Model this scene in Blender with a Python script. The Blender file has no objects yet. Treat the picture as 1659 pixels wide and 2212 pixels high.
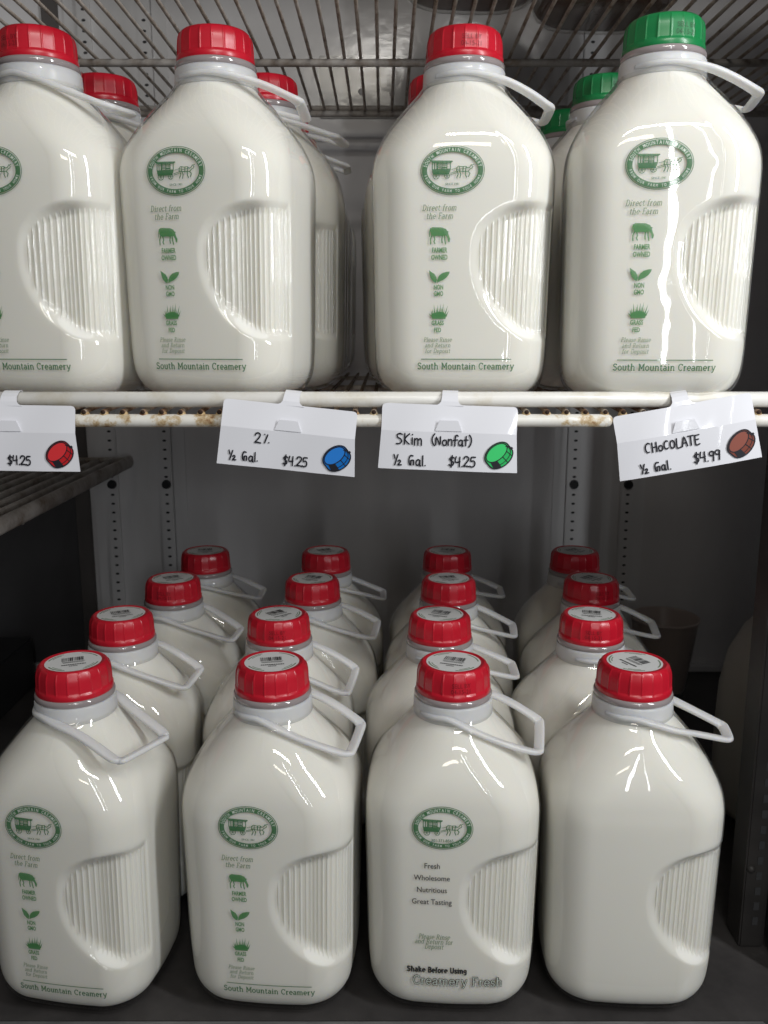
import bpy, bmesh, math, random
from mathutils import Vector, Matrix, noise
from mathutils.bvhtree import BVHTree
R = math.radians
random.seed(7)
S = bpy.context.scene
COL = S.collection

# ------------------------------------------------------------------ camera
cd = bpy.data.cameras.new('camera')
cam = bpy.data.objects.new('camera', cd)
COL.objects.link(cam)
cam.location = (0, 0, 0)
cam.rotation_euler = (R(90 - 11.35), 0, 0)
cd.sensor_fit = 'VERTICAL'
cd.sensor_height = 24
cd.lens = 24 * 1900 / 2212
cd.clip_start = 0.02
cd.clip_end = 50
cd.dof.use_dof = True
cd.dof.focus_distance = 0.60
cd.dof.aperture_fstop = 12
S.camera = cam
# ------------------------------------------------------------------ world, view
w = bpy.data.worlds.new('World')
S.world = w
w.use_nodes = True
bg = w.node_tree.nodes['Background']
bg.inputs[0].default_value = (0.93, 0.95, 1.0, 1)
bg.inputs[1].default_value = 0.048
vs = S.view_settings
vs.view_transform = 'Standard'
vs.look = 'None'
vs.exposure = 0.45
vs.gamma = 1
vs.use_curve_mapping = False
S.render.engine = 'CYCLES'
S.cycles.use_denoising = True
S.cycles.max_bounces = 10
S.cycles.transparent_max_bounces = 24
S.cycles.sample_clamp_indirect = 6
S.cycles.caustics_reflective = False
S.cycles.caustics_refractive = False


# ------------------------------------------------------------------ lamps
def area(name, loc, target, sx, sy, power, col):
    l = bpy.data.lights.new(name, 'AREA')
    l.shape = 'RECTANGLE'
    l.size, l.size_y = sx, sy
    l.energy = power
    l.color = col
    o = bpy.data.objects.new(name, l)
    COL.objects.link(o)
    o.location = loc
    d = Vector(target) - Vector(loc)
    o.rotation_euler = d.to_track_quat('-Z', 'Y').to_euler()
    return o


area('doorway_strip_lamp', (0.27, -0.95, 0.50), (0.27, 0.6, 0.50), 0.034, 1.50, 3.6, (0.95, 0.98, 1.0))
area('doorway_gap_lamp', (0.47, -0.95, 0.50), (0.47, 0.6, 0.50), 0.012, 1.50, 0.9, (0.95, 0.98, 1.0))
area('doorway_edge_lamp', (0.72, 0.00, 0.46), (0.12, 0.6, 0.46), 0.075, 0.80, 6.6, (0.96, 0.98, 1.0))
area('ceiling_tube_lamp', (-0.07, -1.05, 0.90), (0, 0.7, 0.0), 0.42, 0.10, 1.2, (1.0, 0.93, 0.80))
area('front_fill_lamp', (0.16, -0.28, 0.76), (0.14, 0.6, 0.12), 0.50, 0.05, 2.2, (1.0, 0.97, 0.92))  # fill lamp added to brighten the upper bottles and streak their shoulders


# ------------------------------------------------------------------ materials
def mat(name, col, rough=0.5, coat=0.0, coat_rough=0.03, metal=0.0, sss=0.0, sss_r=0.006, trans=0.0, ior=1.45, spec=0.5):
    m = bpy.data.materials.new(name)
    m.use_nodes = True
    p = m.node_tree.nodes['Principled BSDF']
    p.inputs['Base Color'].default_value = (*col, 1)
    p.inputs['Roughness'].default_value = rough
    p.inputs['Metallic'].default_value = metal
    p.inputs['IOR'].default_value = ior
    p.inputs['Specular IOR Level'].default_value = spec
    p.inputs['Coat Weight'].default_value = coat
    p.inputs['Coat Roughness'].default_value = coat_rough
    p.inputs['Transmission Weight'].default_value = trans
    if sss:
        p.inputs['Subsurface Weight'].default_value = sss
        p.inputs['Subsurface Radius'].default_value = (1, 0.85, 0.6)
        p.inputs['Subsurface Scale'].default_value = sss_r
    return m


def nodes(m):
    nt = m.node_tree
    return nt, nt.nodes, nt.links, nt.nodes['Principled BSDF']


def add_noise(m, scale, detail=3, rough=0.5, vec='Object', stretch=None):
    nt, N, L, p = nodes(m)
    tc = N.new('ShaderNodeTexCoord')
    n = N.new('ShaderNodeTexNoise')
    n.inputs['Scale'].default_value = scale
    n.inputs['Detail'].default_value = detail
    n.inputs['Roughness'].default_value = rough
    if stretch:
        mp = N.new('ShaderNodeMapping')
        mp.inputs['Scale'].default_value = stretch
        L.new(tc.outputs[vec], mp.inputs[0])
        L.new(mp.outputs[0], n.inputs['Vector'])
    else:
        L.new(tc.outputs[vec], n.inputs['Vector'])
    return n


def ramp_col(m, src, stops, inp='Base Color'):
    nt, N, L, p = nodes(m)
    r = N.new('ShaderNodeValToRGB')
    e = r.color_ramp.elements
    while len(e) < len(stops):
        e.new(0.5)
    for i, (t, c) in enumerate(stops):
        e[i].position = t
        e[i].color = (*c, 1) if len(c) == 3 else c
    L.new(src, r.inputs[0])
    if inp:
        L.new(r.outputs[0], p.inputs[inp])
    return r


def add_bump(m, src, strength, dist, inp='Normal'):
    nt, N, L, p = nodes(m)
    b = N.new('ShaderNodeBump')
    b.inputs['Strength'].default_value = strength
    b.inputs['Distance'].default_value = dist
    L.new(src, b.inputs['Height'])
    L.new(b.outputs[0], p.inputs[inp])
    return b


M = {}
# milk: plain creamy body; the clear glass around it is a mesh of its own
m = M['milk'] = mat('milk', (0.84, 0.825, 0.765), 0.6, sss=0.5, sss_r=0.008, spec=0.1)
# thin clear bottle glass: lets light straight through, reflects by its Fresnel term, very slightly wavy
m = M['shell'] = bpy.data.materials.new('clear_bottle_glass')
m.use_nodes = True
nt = m.node_tree
N, L = nt.nodes, nt.links
N.remove(N['Principled BSDF'])
tr = N.new('ShaderNodeBsdfTransparent')
tr.inputs['Color'].default_value = (0.965, 0.963, 0.952, 1)
gl = N.new('ShaderNodeBsdfGlossy')
gl.inputs['Color'].default_value = (1, 1, 1, 1)
gl.inputs['Roughness'].default_value = 0.03
fr = N.new('ShaderNodeLayerWeight')      # Schlick's Fresnel, the same from both sides of the thin wall
fr.inputs['Blend'].default_value = 0.5
p5 = N.new('ShaderNodeMath')
p5.operation = 'POWER'
p5.inputs[1].default_value = 5
ma = N.new('ShaderNodeMath')
ma.operation = 'MULTIPLY_ADD'
ma.inputs[1].default_value = 0.955
ma.inputs[2].default_value = 0.045
L.new(fr.outputs['Facing'], p5.inputs[0])
L.new(p5.outputs[0], ma.inputs[0])
tc = N.new('ShaderNodeTexCoord')
nz = N.new('ShaderNodeTexNoise')
nz.inputs['Scale'].default_value = 26
nz.inputs['Detail'].default_value = 2
bp = N.new('ShaderNodeBump')
bp.inputs['Strength'].default_value = 0.30
bp.inputs['Distance'].default_value = 0.0016
mx = N.new('ShaderNodeMixShader')
L.new(tc.outputs['Object'], nz.inputs['Vector'])
L.new(nz.outputs[0], bp.inputs['Height'])
L.new(bp.outputs[0], gl.inputs['Normal'])
L.new(ma.outputs[0], mx.inputs[0])
L.new(tr.outputs[0], mx.inputs[1])
L.new(gl.outputs[0], mx.inputs[2])
L.new(mx.outputs[0], N['Material Output'].inputs['Surface'])
m = M['choc'] = mat('chocolate_milk_in_glass', (0.10, 0.055, 0.035), 0.5, coat=1.0, coat_rough=0.02)
m = M['glass'] = mat('clear_glass', (0.80, 0.86, 0.83), 0.03, trans=1.0, ior=1.5)
m = M['lipglass'] = mat('pinkish_glass_lip', (0.29, 0.25, 0.25), 0.12, coat=1.0, coat_rough=0.02)
m = M['neck'] = mat('milky_neck', (0.42, 0.41, 0.39), 0.35, coat=0.6, coat_rough=0.05)
m = M['red'] = mat('red_cap_plastic', (0.50, 0.008, 0.022), 0.32, coat=0.25, coat_rough=0.2)
n = add_noise(m, 55, 3)
ramp_col(m, n.outputs[0], [(0.3, (0.44, 0.006, 0.018)), (0.7, (0.54, 0.010, 0.026))])
m = M['green_cap'] = mat('green_cap_plastic', (0.010, 0.19, 0.055), 0.32, coat=0.25, coat_rough=0.2)
m = M['pe'] = mat('translucent_white_plastic', (0.79, 0.79, 0.79), 0.30, sss=0.6, sss_r=0.004)
m.node_tree.nodes['Principled BSDF'].inputs['Alpha'].default_value = 0.66
m = M['ink'] = mat('green_ink', (0.065, 0.24, 0.075), 0.45, coat=0.8, coat_rough=0.05)
m = M['ink_dark'] = mat('dark_green_ink', (0.036, 0.155, 0.056), 0.45, coat=0.8, coat_rough=0.05)
m = M['ink_grey'] = mat('grey_green_ink', (0.22, 0.30, 0.19), 0.45, coat=0.8, coat_rough=0.05)
m = M['ink_pale'] = mat('pale_reserved_ink', (0.62, 0.68, 0.60), 0.45, coat=0.8, coat_rough=0.05)
for k in ('ink', 'ink_dark', 'ink_grey'):
    M[k].node_tree.nodes['Principled BSDF'].inputs['Alpha'].default_value = 0.84
m = M['ink_black'] = mat('black_ink', (0.03, 0.03, 0.032), 0.45, coat=0.5, coat_rough=0.05)
m = M['stamp'] = mat('black_date_ink', (0.03, 0.012, 0.014), 0.6)
m.node_tree.nodes['Principled BSDF'].inputs['Alpha'].default_value = 0.55
m = M['paper_label'] = mat('white_cap_label', (0.66, 0.66, 0.65), 0.5)
m = M['card'] = mat('laminated_white_card', (0.80, 0.80, 0.84), 0.5, coat=0.7, coat_rough=0.06)
n = add_noise(m, 40, 2)
add_bump(m, n.outputs[0], 0.12, 0.001, 'Coat Normal')
m = M['marker'] = mat('black_marker', (0.012, 0.012, 0.018), 0.5, coat=0.6, coat_rough=0.06)
for k, c in dict(tag_red=(0.55, 0.01, 0.015), tag_blue=(0.0, 0.16, 0.55), tag_green=(0.02, 0.50, 0.12), tag_brown=(0.20, 0.045, 0.025)).items():
    M[k] = mat(k + '_ink', c, 0.5, coat=0.6, coat_rough=0.06)
    M[k + '_light'] = mat(k + '_light_ink', tuple(min(1, x * 1.25 + 0.02) for x in c), 0.5, coat=0.6, coat_rough=0.06)
# white epoxy wire, dirty and rusty where it is bare
m = M['rail'] = mat('white_epoxy_wire', (0.66, 0.64, 0.58), 0.38, coat=0.3, coat_rough=0.15)
n = add_noise(m, 38, 6, 0.65)
ramp_col(m, n.outputs[0], [(0.30, (0.66, 0.61, 0.50)), (0.5, (0.78, 0.76, 0.71)), (0.8, (0.80, 0.79, 0.76))])
m = M['stained_rail'] = mat('rust_stained_white_wire', (0.66, 0.64, 0.58), 0.4, coat=0.2, coat_rough=0.2)
n = add_noise(m, 60, 6, 0.7)
ramp_col(m, n.outputs[0], [(0.34, (0.22, 0.10, 0.035)), (0.42, (0.52, 0.40, 0.24)), (0.50, (0.74, 0.71, 0.64)), (0.8, (0.80, 0.79, 0.76))])
m = M['rod'] = mat('rusty_shelf_rod', (0.35, 0.27, 0.2), 0.6)
n = add_noise(m, 60, 6, 0.7)
ramp_col(m, n.outputs[0], [(0.32, (0.055, 0.025, 0.012)), (0.47, (0.20, 0.11, 0.06)), (0.62, (0.42, 0.37, 0.30))])
m = M['rod_end'] = mat('rusted_rod_end', (0.03, 0.014, 0.008), 0.9)
m = M['weld'] = mat('rust_stained_weld', (0.5, 0.4, 0.25), 0.6)
n = add_noise(m, 90, 5, 0.7)
ramp_col(m, n.outputs[0], [(0.38, (0.16, 0.06, 0.02)), (0.52, (0.50, 0.36, 0.18)), (0.66, (0.66, 0.60, 0.48))])
m = M['rack'] = mat('dirty_rack_wire', (0.27, 0.22, 0.18), 0.55)
n = add_noise(m, 45, 6, 0.7)
ramp_col(m, n.outputs[0], [(0.32, (0.22, 0.15, 0.10)), (0.5, (0.50, 0.43, 0.36)), (0.7, (0.66, 0.62, 0.57))])
m = M['rack_pale'] = mat('dirty_white_rack_wire', (0.34, 0.31, 0.28), 0.5)
n = add_noise(m, 30, 6, 0.7)
ramp_col(m, n.outputs[0], [(0.34, (0.22, 0.17, 0.13)), (0.55, (0.46, 0.43, 0.40)), (0.8, (0.55, 0.53, 0.51))])
m = M['wall'] = mat('painted_cooler_panel', (0.36, 0.36, 0.38), 0.42, coat=0.5, coat_rough=0.12)
n = add_noise(m, 5, 6, 0.6, stretch=(1.0, 1.0, 0.35))
ramp_col(m, n.outputs[0], [(0.25, (0.62, 0.60, 0.59)), (0.6, (0.74, 0.725, 0.73)), (0.85, (0.79, 0.775, 0.78))])
n2 = add_noise(m, 70, 3)
add_bump(m, n2.outputs[0], 0.10, 0.002, 'Coat Normal')
m = M['plate'] = mat('satin_plate', (0.40, 0.39, 0.38), 0.3, coat=0.5, coat_rough=0.10)
n = add_noise(m, 30, 5)
add_bump(m, n.outputs[0], 0.3, 0.002, 'Coat Normal')
m = M['upright'] = mat('grey_upright_metal', (0.40, 0.40, 0.42), 0.42, coat=0.3, coat_rough=0.2)
n = add_noise(m, 14, 5, 0.6, stretch=(1, 1, 0.2))
ramp_col(m, n.outputs[0], [(0.3, (0.60, 0.59, 0.585)), (0.7, (0.76, 0.75, 0.755))])
m = M['hole'] = mat('dark_hole', (0.045, 0.045, 0.047), 0.8)
m = M['plug'] = mat('black_plug', (0.014, 0.014, 0.016), 0.45)
m = M['floor'] = mat('dark_cooler_floor', (0.055, 0.052, 0.052), 0.45)
n = add_noise(m, 18, 6, 0.65)
ramp_col(m, n.outputs[0], [(0.3, (0.028, 0.026, 0.026)), (0.7, (0.064, 0.059, 0.057))])
m = M['lip'] = mat('worn_metal_lip', (0.22, 0.22, 0.22), 0.4, metal=0.4)
n = add_noise(m, 25, 6, 0.65, stretch=(1, 6, 6))
ramp_col(m, n.outputs[0], [(0.3, (0.12, 0.12, 0.12)), (0.7, (0.28, 0.28, 0.28))])
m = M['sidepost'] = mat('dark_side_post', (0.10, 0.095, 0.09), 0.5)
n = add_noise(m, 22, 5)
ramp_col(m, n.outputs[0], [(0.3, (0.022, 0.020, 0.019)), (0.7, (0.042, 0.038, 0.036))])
m = M['navy'] = mat('navy_door_trim', (0.010, 0.012, 0.03), 0.5)
m = M['cup'] = mat('smoky_brown_plastic', (0.62, 0.52, 0.47), 0.3, trans=0.35, ior=1.3)
m = M['cup_base'] = mat('dark_cup_base', (0.02, 0.018, 0.017), 0.35)
m = M['jug'] = mat('hazy_jug_plastic', (0.55, 0.52, 0.47), 0.5, sss=0.2, sss_r=0.004)
m = M['vent'] = mat('black_vent_slats', (0.02, 0.02, 0.022), 0.5)
m = M['dark_wall'] = mat('dark_wall_and_shade', (0.06, 0.058, 0.06), 0.55)  # cooler walls and ceiling, also the shade painted below the side shelf


# ------------------------------------------------------------------ object helpers
def mesh_obj(name, me, parent=None):
    o = bpy.data.objects.new(name, me)
    COL.objects.link(o)
    if parent:
        o.parent = parent
    return o


def bm_mesh(bm, name, mats, smooth=True):
    bmesh.ops.recalc_face_normals(bm, faces=bm.faces)
    me = bpy.data.meshes.new(name)
    bm.to_mesh(me)
    bm.free()
    for k in (mats if isinstance(mats, (list, tuple)) else [mats]):
        me.materials.append(k)
    if smooth:
        me.polygons.foreach_set('use_smooth', [True] * len(me.polygons))
    return me


def thing(name, label, cat, loc=(0, 0, 0), rz=0, group=None):
    o = bpy.data.objects.new(name, None)
    o.empty_display_size = 0.02
    COL.objects.link(o)
    o.location = loc
    o.rotation_euler = (0, 0, rz)
    tag(o, label, cat, group)
    return o


def tag(o, label=None, cat=None, group=None, kind=None):
    if label:
        o['label'] = label
    if cat:
        o['category'] = cat
    if group:
        o['group'] = group
    if kind:
        o['kind'] = kind
    return o


def add_box(bm, lo, hi, bevel=0.0, mi=0):
    r = bmesh.ops.create_cube(bm, size=1)
    vs_ = r['verts']
    c = [(a + b) / 2 for a, b in zip(lo, hi)]
    s = [b - a for a, b in zip(lo, hi)]
    for v in vs_:
        v.co = Vector((c[i] + v.co[i] * s[i] for i in range(3)))
    fs = {f for v in vs_ for f in v.link_faces}
    for f in fs:
        f.material_index = mi
    if bevel:
        es = list({e for v in vs_ for e in v.link_edges})
        bmesh.ops.bevel(bm, geom=es, offset=bevel, segments=2, affect='EDGES')


def add_tube(bm, pts, rad, seg=10, caps=True, mi=0, closed=False, rad2=None, up=Vector((0, 0, 1)), sq=1.0):
    """tube along pts; rad across the up axis, rad2 along it"""
    pts = [Vector(p) for p in pts]
    n_ = len(pts)
    rings = []
    for i, p in enumerate(pts):
        if closed:
            t = pts[(i + 1) % n_] - pts[i - 1]
        else:
            t = pts[min(i + 1, n_ - 1)] - pts[max(i - 1, 0)]
        t.normalize()
        u = up if abs(t.dot(up)) < 0.95 else Vector((1, 0, 0))
        a = t.cross(u).normalized()
        b = a.cross(t).normalized()
        r2 = rad2 or rad
        pw = lambda v: math.copysign(abs(v) ** sq, v)
        rings.append([bm.verts.new(p + a * rad * pw(math.cos(q)) + b * r2 * pw(math.sin(q))) for q in (2 * math.pi * k / seg for k in range(seg))])
    m_ = n_ if closed else n_ - 1
    for i in range(m_):
        A, B = rings[i], rings[(i + 1) % n_]
        for k in range(seg):
            f = bm.faces.new((A[k], A[(k + 1) % seg], B[(k + 1) % seg], B[k]))
            f.material_index = mi
    if caps and not closed:
        for rr in (rings[0], rings[-1]):
            f = bm.faces.new(rr)
            f.material_index = mi


def add_lathe(bm, prof, seg=64, mi=0, center=(0, 0, 0), rfun=None):
    rings = []
    cx, cy, cz = center
    for j, (r, z) in enumerate(prof):
        ring = []
        for k in range(seg):
            a = 2 * math.pi * k / seg
            rr = r if rfun is None else rfun(r, z, a, j)
            ring.append(bm.verts.new((cx + rr * math.cos(a), cy + rr * math.sin(a), cz + z)))
        rings.append(ring)
    for A, B in zip(rings, rings[1:]):
        for k in range(seg):
            f = bm.faces.new((A[k], A[(k + 1) % seg], B[(k + 1) % seg], B[k]))
            f.material_index = mi
    return rings


def smoothstep(a, b, x):
    t = max(0.0, min(1.0, (x - a) / (b - a)))
    return t * t * (3 - 2 * t)


# ------------------------------------------------------------------ the milk bottle body
HX, HY = 0.0600, 0.0522
PROF = [  # z, half width
    (0.000, 0.0000), (0.0004, 0.030), (0.0012, 0.0415), (0.0035, 0.0475), (0.008, 0.0526), (0.014, 0.0558), (0.022, 0.0575),
    (0.040, 0.0584), (0.090, 0.0592), (0.130, 0.0599), (0.145, 0.0600), (0.152, 0.0595), (0.160, 0.0580), (0.1685, 0.0549),
    (0.1775, 0.0500), (0.1880, 0.0424), (0.1945, 0.0370), (0.2000, 0.0320), (0.2045, 0.0285), (0.209, 0.0262), (0.2135, 0.0252), (0.2170, 0.0250)]


def prof_at(z):
    P = PROF
    if z <= P[0][0]:
        return P[0][1]
    for i in range(len(P) - 1):
        if P[i][0] <= z <= P[i + 1][0]:
            z0, r0 = P[i]
            z1, r1 = P[i + 1]
            h = z1 - z0
            def slope(k):
                if k <= 0 or k >= len(P) - 1:
                    return None
                return (P[k + 1][1] - P[k - 1][1]) / (P[k + 1][0] - P[k - 1][0])
            d = (r1 - r0) / h
            m0 = slope(i) if slope(i) is not None else d
            m1 = slope(i + 1) if slope(i + 1) is not None else d
            if i < 4:
                return r0 + (r1 - r0) * (z - z0) / h
            t = (z - z0) / h
            return (2 * t**3 - 3 * t**2 + 1) * r0 + (t**3 - 2 * t**2 + t) * h * m0 + (-2 * t**3 + 3 * t**2) * r1 + (t**3 - t**2) * h * m1
    return P[-1][1]


def section(z):
    """half sizes and corner radius of the rounded rectangle at height z"""
    hx = prof_at(z)
    sq = 1 - smoothstep(0.150, 0.200, z)            # 1 square body, 0 round neck
    hy = hx * (1 - (1 - HY / HX) * sq)
    r_body = 0.030 * min(1, hx / 0.055)
    r = min(hx, hy) * (1 - sq) + min(r_body, min(hx, hy)) * sq
    return hx, hy, min(r, hx, hy), sq


GZ0, GZ1 = 0.0425, 0.1250          # grip: lowest and highest point
GZM = 0.092                       # height of its widest point
GA = 0.0445                       # half length around the corner


def grip_half(z):
    if z < GZ0 or z > GZ1:
        return -1
    if z > GZM:
        t = (z - GZM) / (GZ1 - GZM)
        return GA * (1 - t**3.2) ** 0.5
    t = (GZM - z) / (GZM - GZ0)
    return GA * (1 - t**2.0) ** 0.62


GR = 0.0185                       # straight right end of the grip, past the corner
OUT = [(0.06, GZ0)]
for _k in range(41):
    _z = GZ0 + (GZ1 - GZ0) * (0.5 - 0.5 * math.cos(math.pi * _k / 40))
    OUT.append((-grip_half(min(max(_z, GZ0 + 1e-6), GZ1 - 1e-6)) if 0 < _k < 40 else 0.0, _z))
OUT.append((0.06, GZ1))


def grip_sd(s, z):
    """signed distance (m) to the curved part of the grip outline, positive inside"""
    best = 1.0
    for (ax, az), (bx, bz) in zip(OUT, OUT[1:]):
        dx, dz = bx - ax, bz - az
        t = ((s - ax) * dx + (z - az) * dz) / (dx * dx + dz * dz)
        t = 0.0 if t < 0 else 1.0 if t > 1 else t
        ex, ez = s - ax - t * dx, z - az - t * dz
        q = ex * ex + ez * ez
        if q < best:
            best = q
    d = math.sqrt(best)
    return d if (GZ0 < z < GZ1 and s > -grip_half(z)) else -d


def grip_depth(s, z, ribs=1.0):
    if s < -GA - 0.009 or s > GR + 0.002 or z < GZ0 - 0.008 or z > GZ1 + 0.008:
        return 0
    d = grip_sd(s, z)
    if d < -0.0075:
        return 0
    mask = smoothstep(-0.0045, 0.0055, d) * smoothstep(-0.0010, 0.0014, GR - s)
    D = 0.0024 + 0.0058 * math.exp(-((s + 0.016) / 0.0135) ** 2)
    dep = D * mask
    if d > 0.0012:
        q = (s / 0.0036) % 1.0
        ridge = math.exp(-((q - 0.5) / 0.115) ** 2)
        dep -= ribs * 0.0018 * ridge * smoothstep(0.0012, 0.0038, d) * smoothstep(0.0, 0.0018, GR - s)
    return dep


GLASS_T = 0.0009                 # glass wall thickness


def body_mesh(inner=False):
    zs = []
    def rng(a, b, st):
        n_ = max(1, round((b - a) / st))
        return [a + (b - a) * i / n_ for i in range(n_)]
    zs += [0.0004, 0.0008, 0.0012, 0.002, 0.0035, 0.0055, 0.008, 0.011] + rng(0.014, 0.034, 0.0025) + rng(0.034, 0.050, 0.0009) + rng(0.050, 0.112, 0.0014) + rng(0.112, 0.128, 0.0007) + rng(0.128, 0.217, 0.0022) + [0.217]
    NC_F, NS = 40, 22
    def cols(z):
        hx, hy, r, sq = section(z)
        bul = 0.0008 * sq
        out = []
        # four corners, starting with front-right (+x,-y); angle from -90 deg upward
        cs = [(1, -1, -90), (1, 1, 0), (-1, 1, 90), (-1, -1, 180)]
        for ci, (sx, sy, a0) in enumerate(cs):
            fine = ci in (0, 2)
            ncor = 96 if fine else 14
            nside = 140 if False else NS
            ax, ay = sx * (hx - r), sy * (hy - r)
            L_c = r * math.pi / 2
            for k in range(ncor):
                a = R(a0 + 90 * k / ncor)
                nx, ny = math.cos(a), math.sin(a)
                s = (k / ncor - 0.5) * L_c
                out.append((ax + r * nx, ay + r * ny, nx, ny, s if fine else None))
            # straight side after this corner
            a = R(a0 + 90)
            nx, ny = math.cos(a), math.sin(a)
            tx, ty = -ny, nx
            nsx, nsy = cs[(ci + 1) % 4][0], cs[(ci + 1) % 4][1]
            bx, by = nsx * (hx - r), nsy * (hy - r)
            p0 = Vector((ax + r * nx, ay + r * ny))
            p1 = Vector((bx + r * nx, by + r * ny))
            Ls = (p1 - p0).length
            # sides: fine half next to a grip corner, coarse half next to a plain one
            nf, nc = 96, 14
            if fine:
                ts = [0.62 * i / nf for i in range(nf)] + [0.62 + 0.38 * i / nc for i in range(nc)]
            else:
                ts = [0.38 * i / nc for i in range(nc)] + [0.38 + 0.62 * i / nf for i in range(nf)]
            for t in ts:
                p = p0.lerp(p1, t)
                b = bul * (1 - (2 * t - 1) ** 2)
                s = (L_c / 2 + t * Ls) if fine else -(L_c / 2 + (1 - t) * Ls)
                da = (1 - 2 * t) * 0.0
                out.append((p.x + nx * b, p.y + ny * b, nx, ny, s))
        return out
    bm = bmesh.new()
    rings = []
    for z in zs:
        ring = []
        for x, y, nx, ny, s in cols(z):
            d = grip_depth(s, z, 0.8 if inner else 1.0) if (s is not None and 0.03 < z < 0.130) else 0
            zz = z
            if inner:
                d += GLASS_T
                zz = 0.0030 + (z - 0.0004) * (0.2145 - 0.0030) / 0.2166
            ring.append(bm.verts.new((x - nx * d, y - ny * d, zz)))
        rings.append(ring)
    n_ = len(rings[0])
    for A, B in zip(rings, rings[1:]):
        for k in range(n_):
            bm.faces.new((A[k], A[(k + 1) % n_], B[(k + 1) % n_], B[k]))
    bm.faces.new(list(reversed(rings[0])))
    bm.faces.new(rings[-1])
    return bm


BODY = bm_mesh(body_mesh(), 'bottle_body', M['shell'])
MILK = bm_mesh(body_mesh(True), 'milk_fill', M['milk'])
_b = bmesh.new()
_b.from_mesh(BODY)
BVH = BVHTree.FromBMesh(_b)
_b.free()


def on_face(x, z, lift=0.00025):
    hit = BVH.ray_cast(Vector((x, -0.2, z)), Vector((0, 1, 0)))
    y = hit[0].y if hit[0] else -0.05
    return Vector((x, y - lift, z))


# ------------------------------------------------------------------ flat drawing: strokes, fills and letters
class Ink:
    """collects flat 2D shapes as (polygon, material index); build() lays them on a surface"""
    def __init__(self):
        self.faces = []
    def poly(self, pts, mi=0):
        self.faces.append(([tuple(p) for p in pts], mi))
    def stroke(self, pts, wd, mi=0, round_cap=True):
        pts = [Vector(p) for p in pts]
        if len(pts) == 1:
            self.disc(pts[0], wd / 2, mi)
            return
        left, right = [], []
        n_ = len(pts)
        for i, p in enumerate(pts):
            t = (pts[min(i + 1, n_ - 1)] - pts[max(i - 1, 0)])
            if t.length < 1e-9:
                t = Vector((1, 0))
            t.normalize()
            nn = Vector((-t.y, t.x))
            k = 1.0
            if 0 < i < n_ - 1:
                a = (pts[i] - pts[i - 1]).normalized()
                k = min(1.5, 1 / max(0.4, abs(a.dot(t))))
            left.append(p + nn * wd / 2 * k)
            right.append(p - nn * wd / 2 * k)
        for i in range(n_ - 1):
            self.poly([right[i], right[i + 1], left[i + 1], left[i]], mi)
        if round_cap:
            self.disc(pts[0], wd / 2, mi)
            self.disc(pts[-1], wd / 2, mi)
    def disc(self, c, r, mi=0, n_=10, ry=None):
        ry = ry or r
        self.poly([(c[0] + r * math.cos(2 * math.pi * k / n_), c[1] + ry * math.sin(2 * math.pi * k / n_)) for k in range(n_)], mi)
    def ring(self, c, rx, ry, wx, mi=0, n_=72, wy=None, a0=0, a1=2 * math.pi):
        wy = wy or wx
        for k in range(n_):
            a, b = a0 + (a1 - a0) * k / n_, a0 + (a1 - a0) * (k + 1) / n_
            self.poly([(c[0] + rx * math.cos(a), c[1] + ry * math.sin(a)), (c[0] + rx * math.cos(b), c[1] + ry * math.sin(b)),
                       (c[0] + (rx - wx) * math.cos(b), c[1] + (ry - wy) * math.sin(b)), (c[0] + (rx - wx) * math.cos(a), c[1] + (ry - wy) * math.sin(a))], mi)
    def build(self, name, mats, place, parent=None):
        bm = bmesh.new()
        cache = []
        step = 2.0e-6
        for i, (pts, mi) in enumerate(self.faces):
            lift = min(i, 60) * step * 0.5 + mi * 6e-5
            vs_ = []
            for p in pts:
                vs_.append(bm.verts.new(place(p[0], p[1], lift)))
            try:
                f = bm.faces.new(vs_)
                f.material_index = mi
            except ValueError:
                pass
        bmesh.ops.triangulate(bm, faces=[f for f in bm.faces if len(f.verts) > 4])
        me = bpy.data.meshes.new(name)
        bm.to_mesh(me)
        bm.free()
        for k in mats:
            me.materials.append(k)
        if parent is None:
            return me
        return mesh_obj(name, me, parent)


def sans(ink, text, size, x, y, align='CENTER', mi=0, sx=1.0, bold=0.0, shear=0.0, fn=None):
    """letters of the built-in sans as polygons added to ink"""
    cu = bpy.data.curves.new('type', 'FONT')
    cu.body = text
    cu.size = 1.0
    cu.align_x = align
    cu.offset = bold
    cu.shear = shear
    cu.resolution_u = 3
    o = bpy.data.objects.new('type', cu)
    COL.objects.link(o)
    dg = bpy.context.evaluated_depsgraph_get()
    me = o.evaluated_get(dg).to_mesh()
    vs_ = [v.co.copy() for v in me.vertices]
    for p in me.polygons:
        pts = []
        for vi in p.vertices:
            c = vs_[vi]
            q = (x + c.x * size * sx, y + c.y * size)
            if fn:
                q = fn(*q)
            pts.append(q)
        ink.poly(pts, mi)
    o.evaluated_get(dg).to_mesh_clear()
    bpy.data.objects.remove(o)
    bpy.data.curves.remove(cu)


def arc(cx, cy, rx, ry, a0, a1, n_=10):
    return [(cx + rx * math.cos(R(a0 + (a1 - a0) * k / n_)), cy + ry * math.sin(R(a0 + (a1 - a0) * k / n_))) for k in range(n_ + 1)]


def sf(x, y, w_=0.11):      # a slab serif
    return [(x - w_, y), (x + w_, y)]


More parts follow.
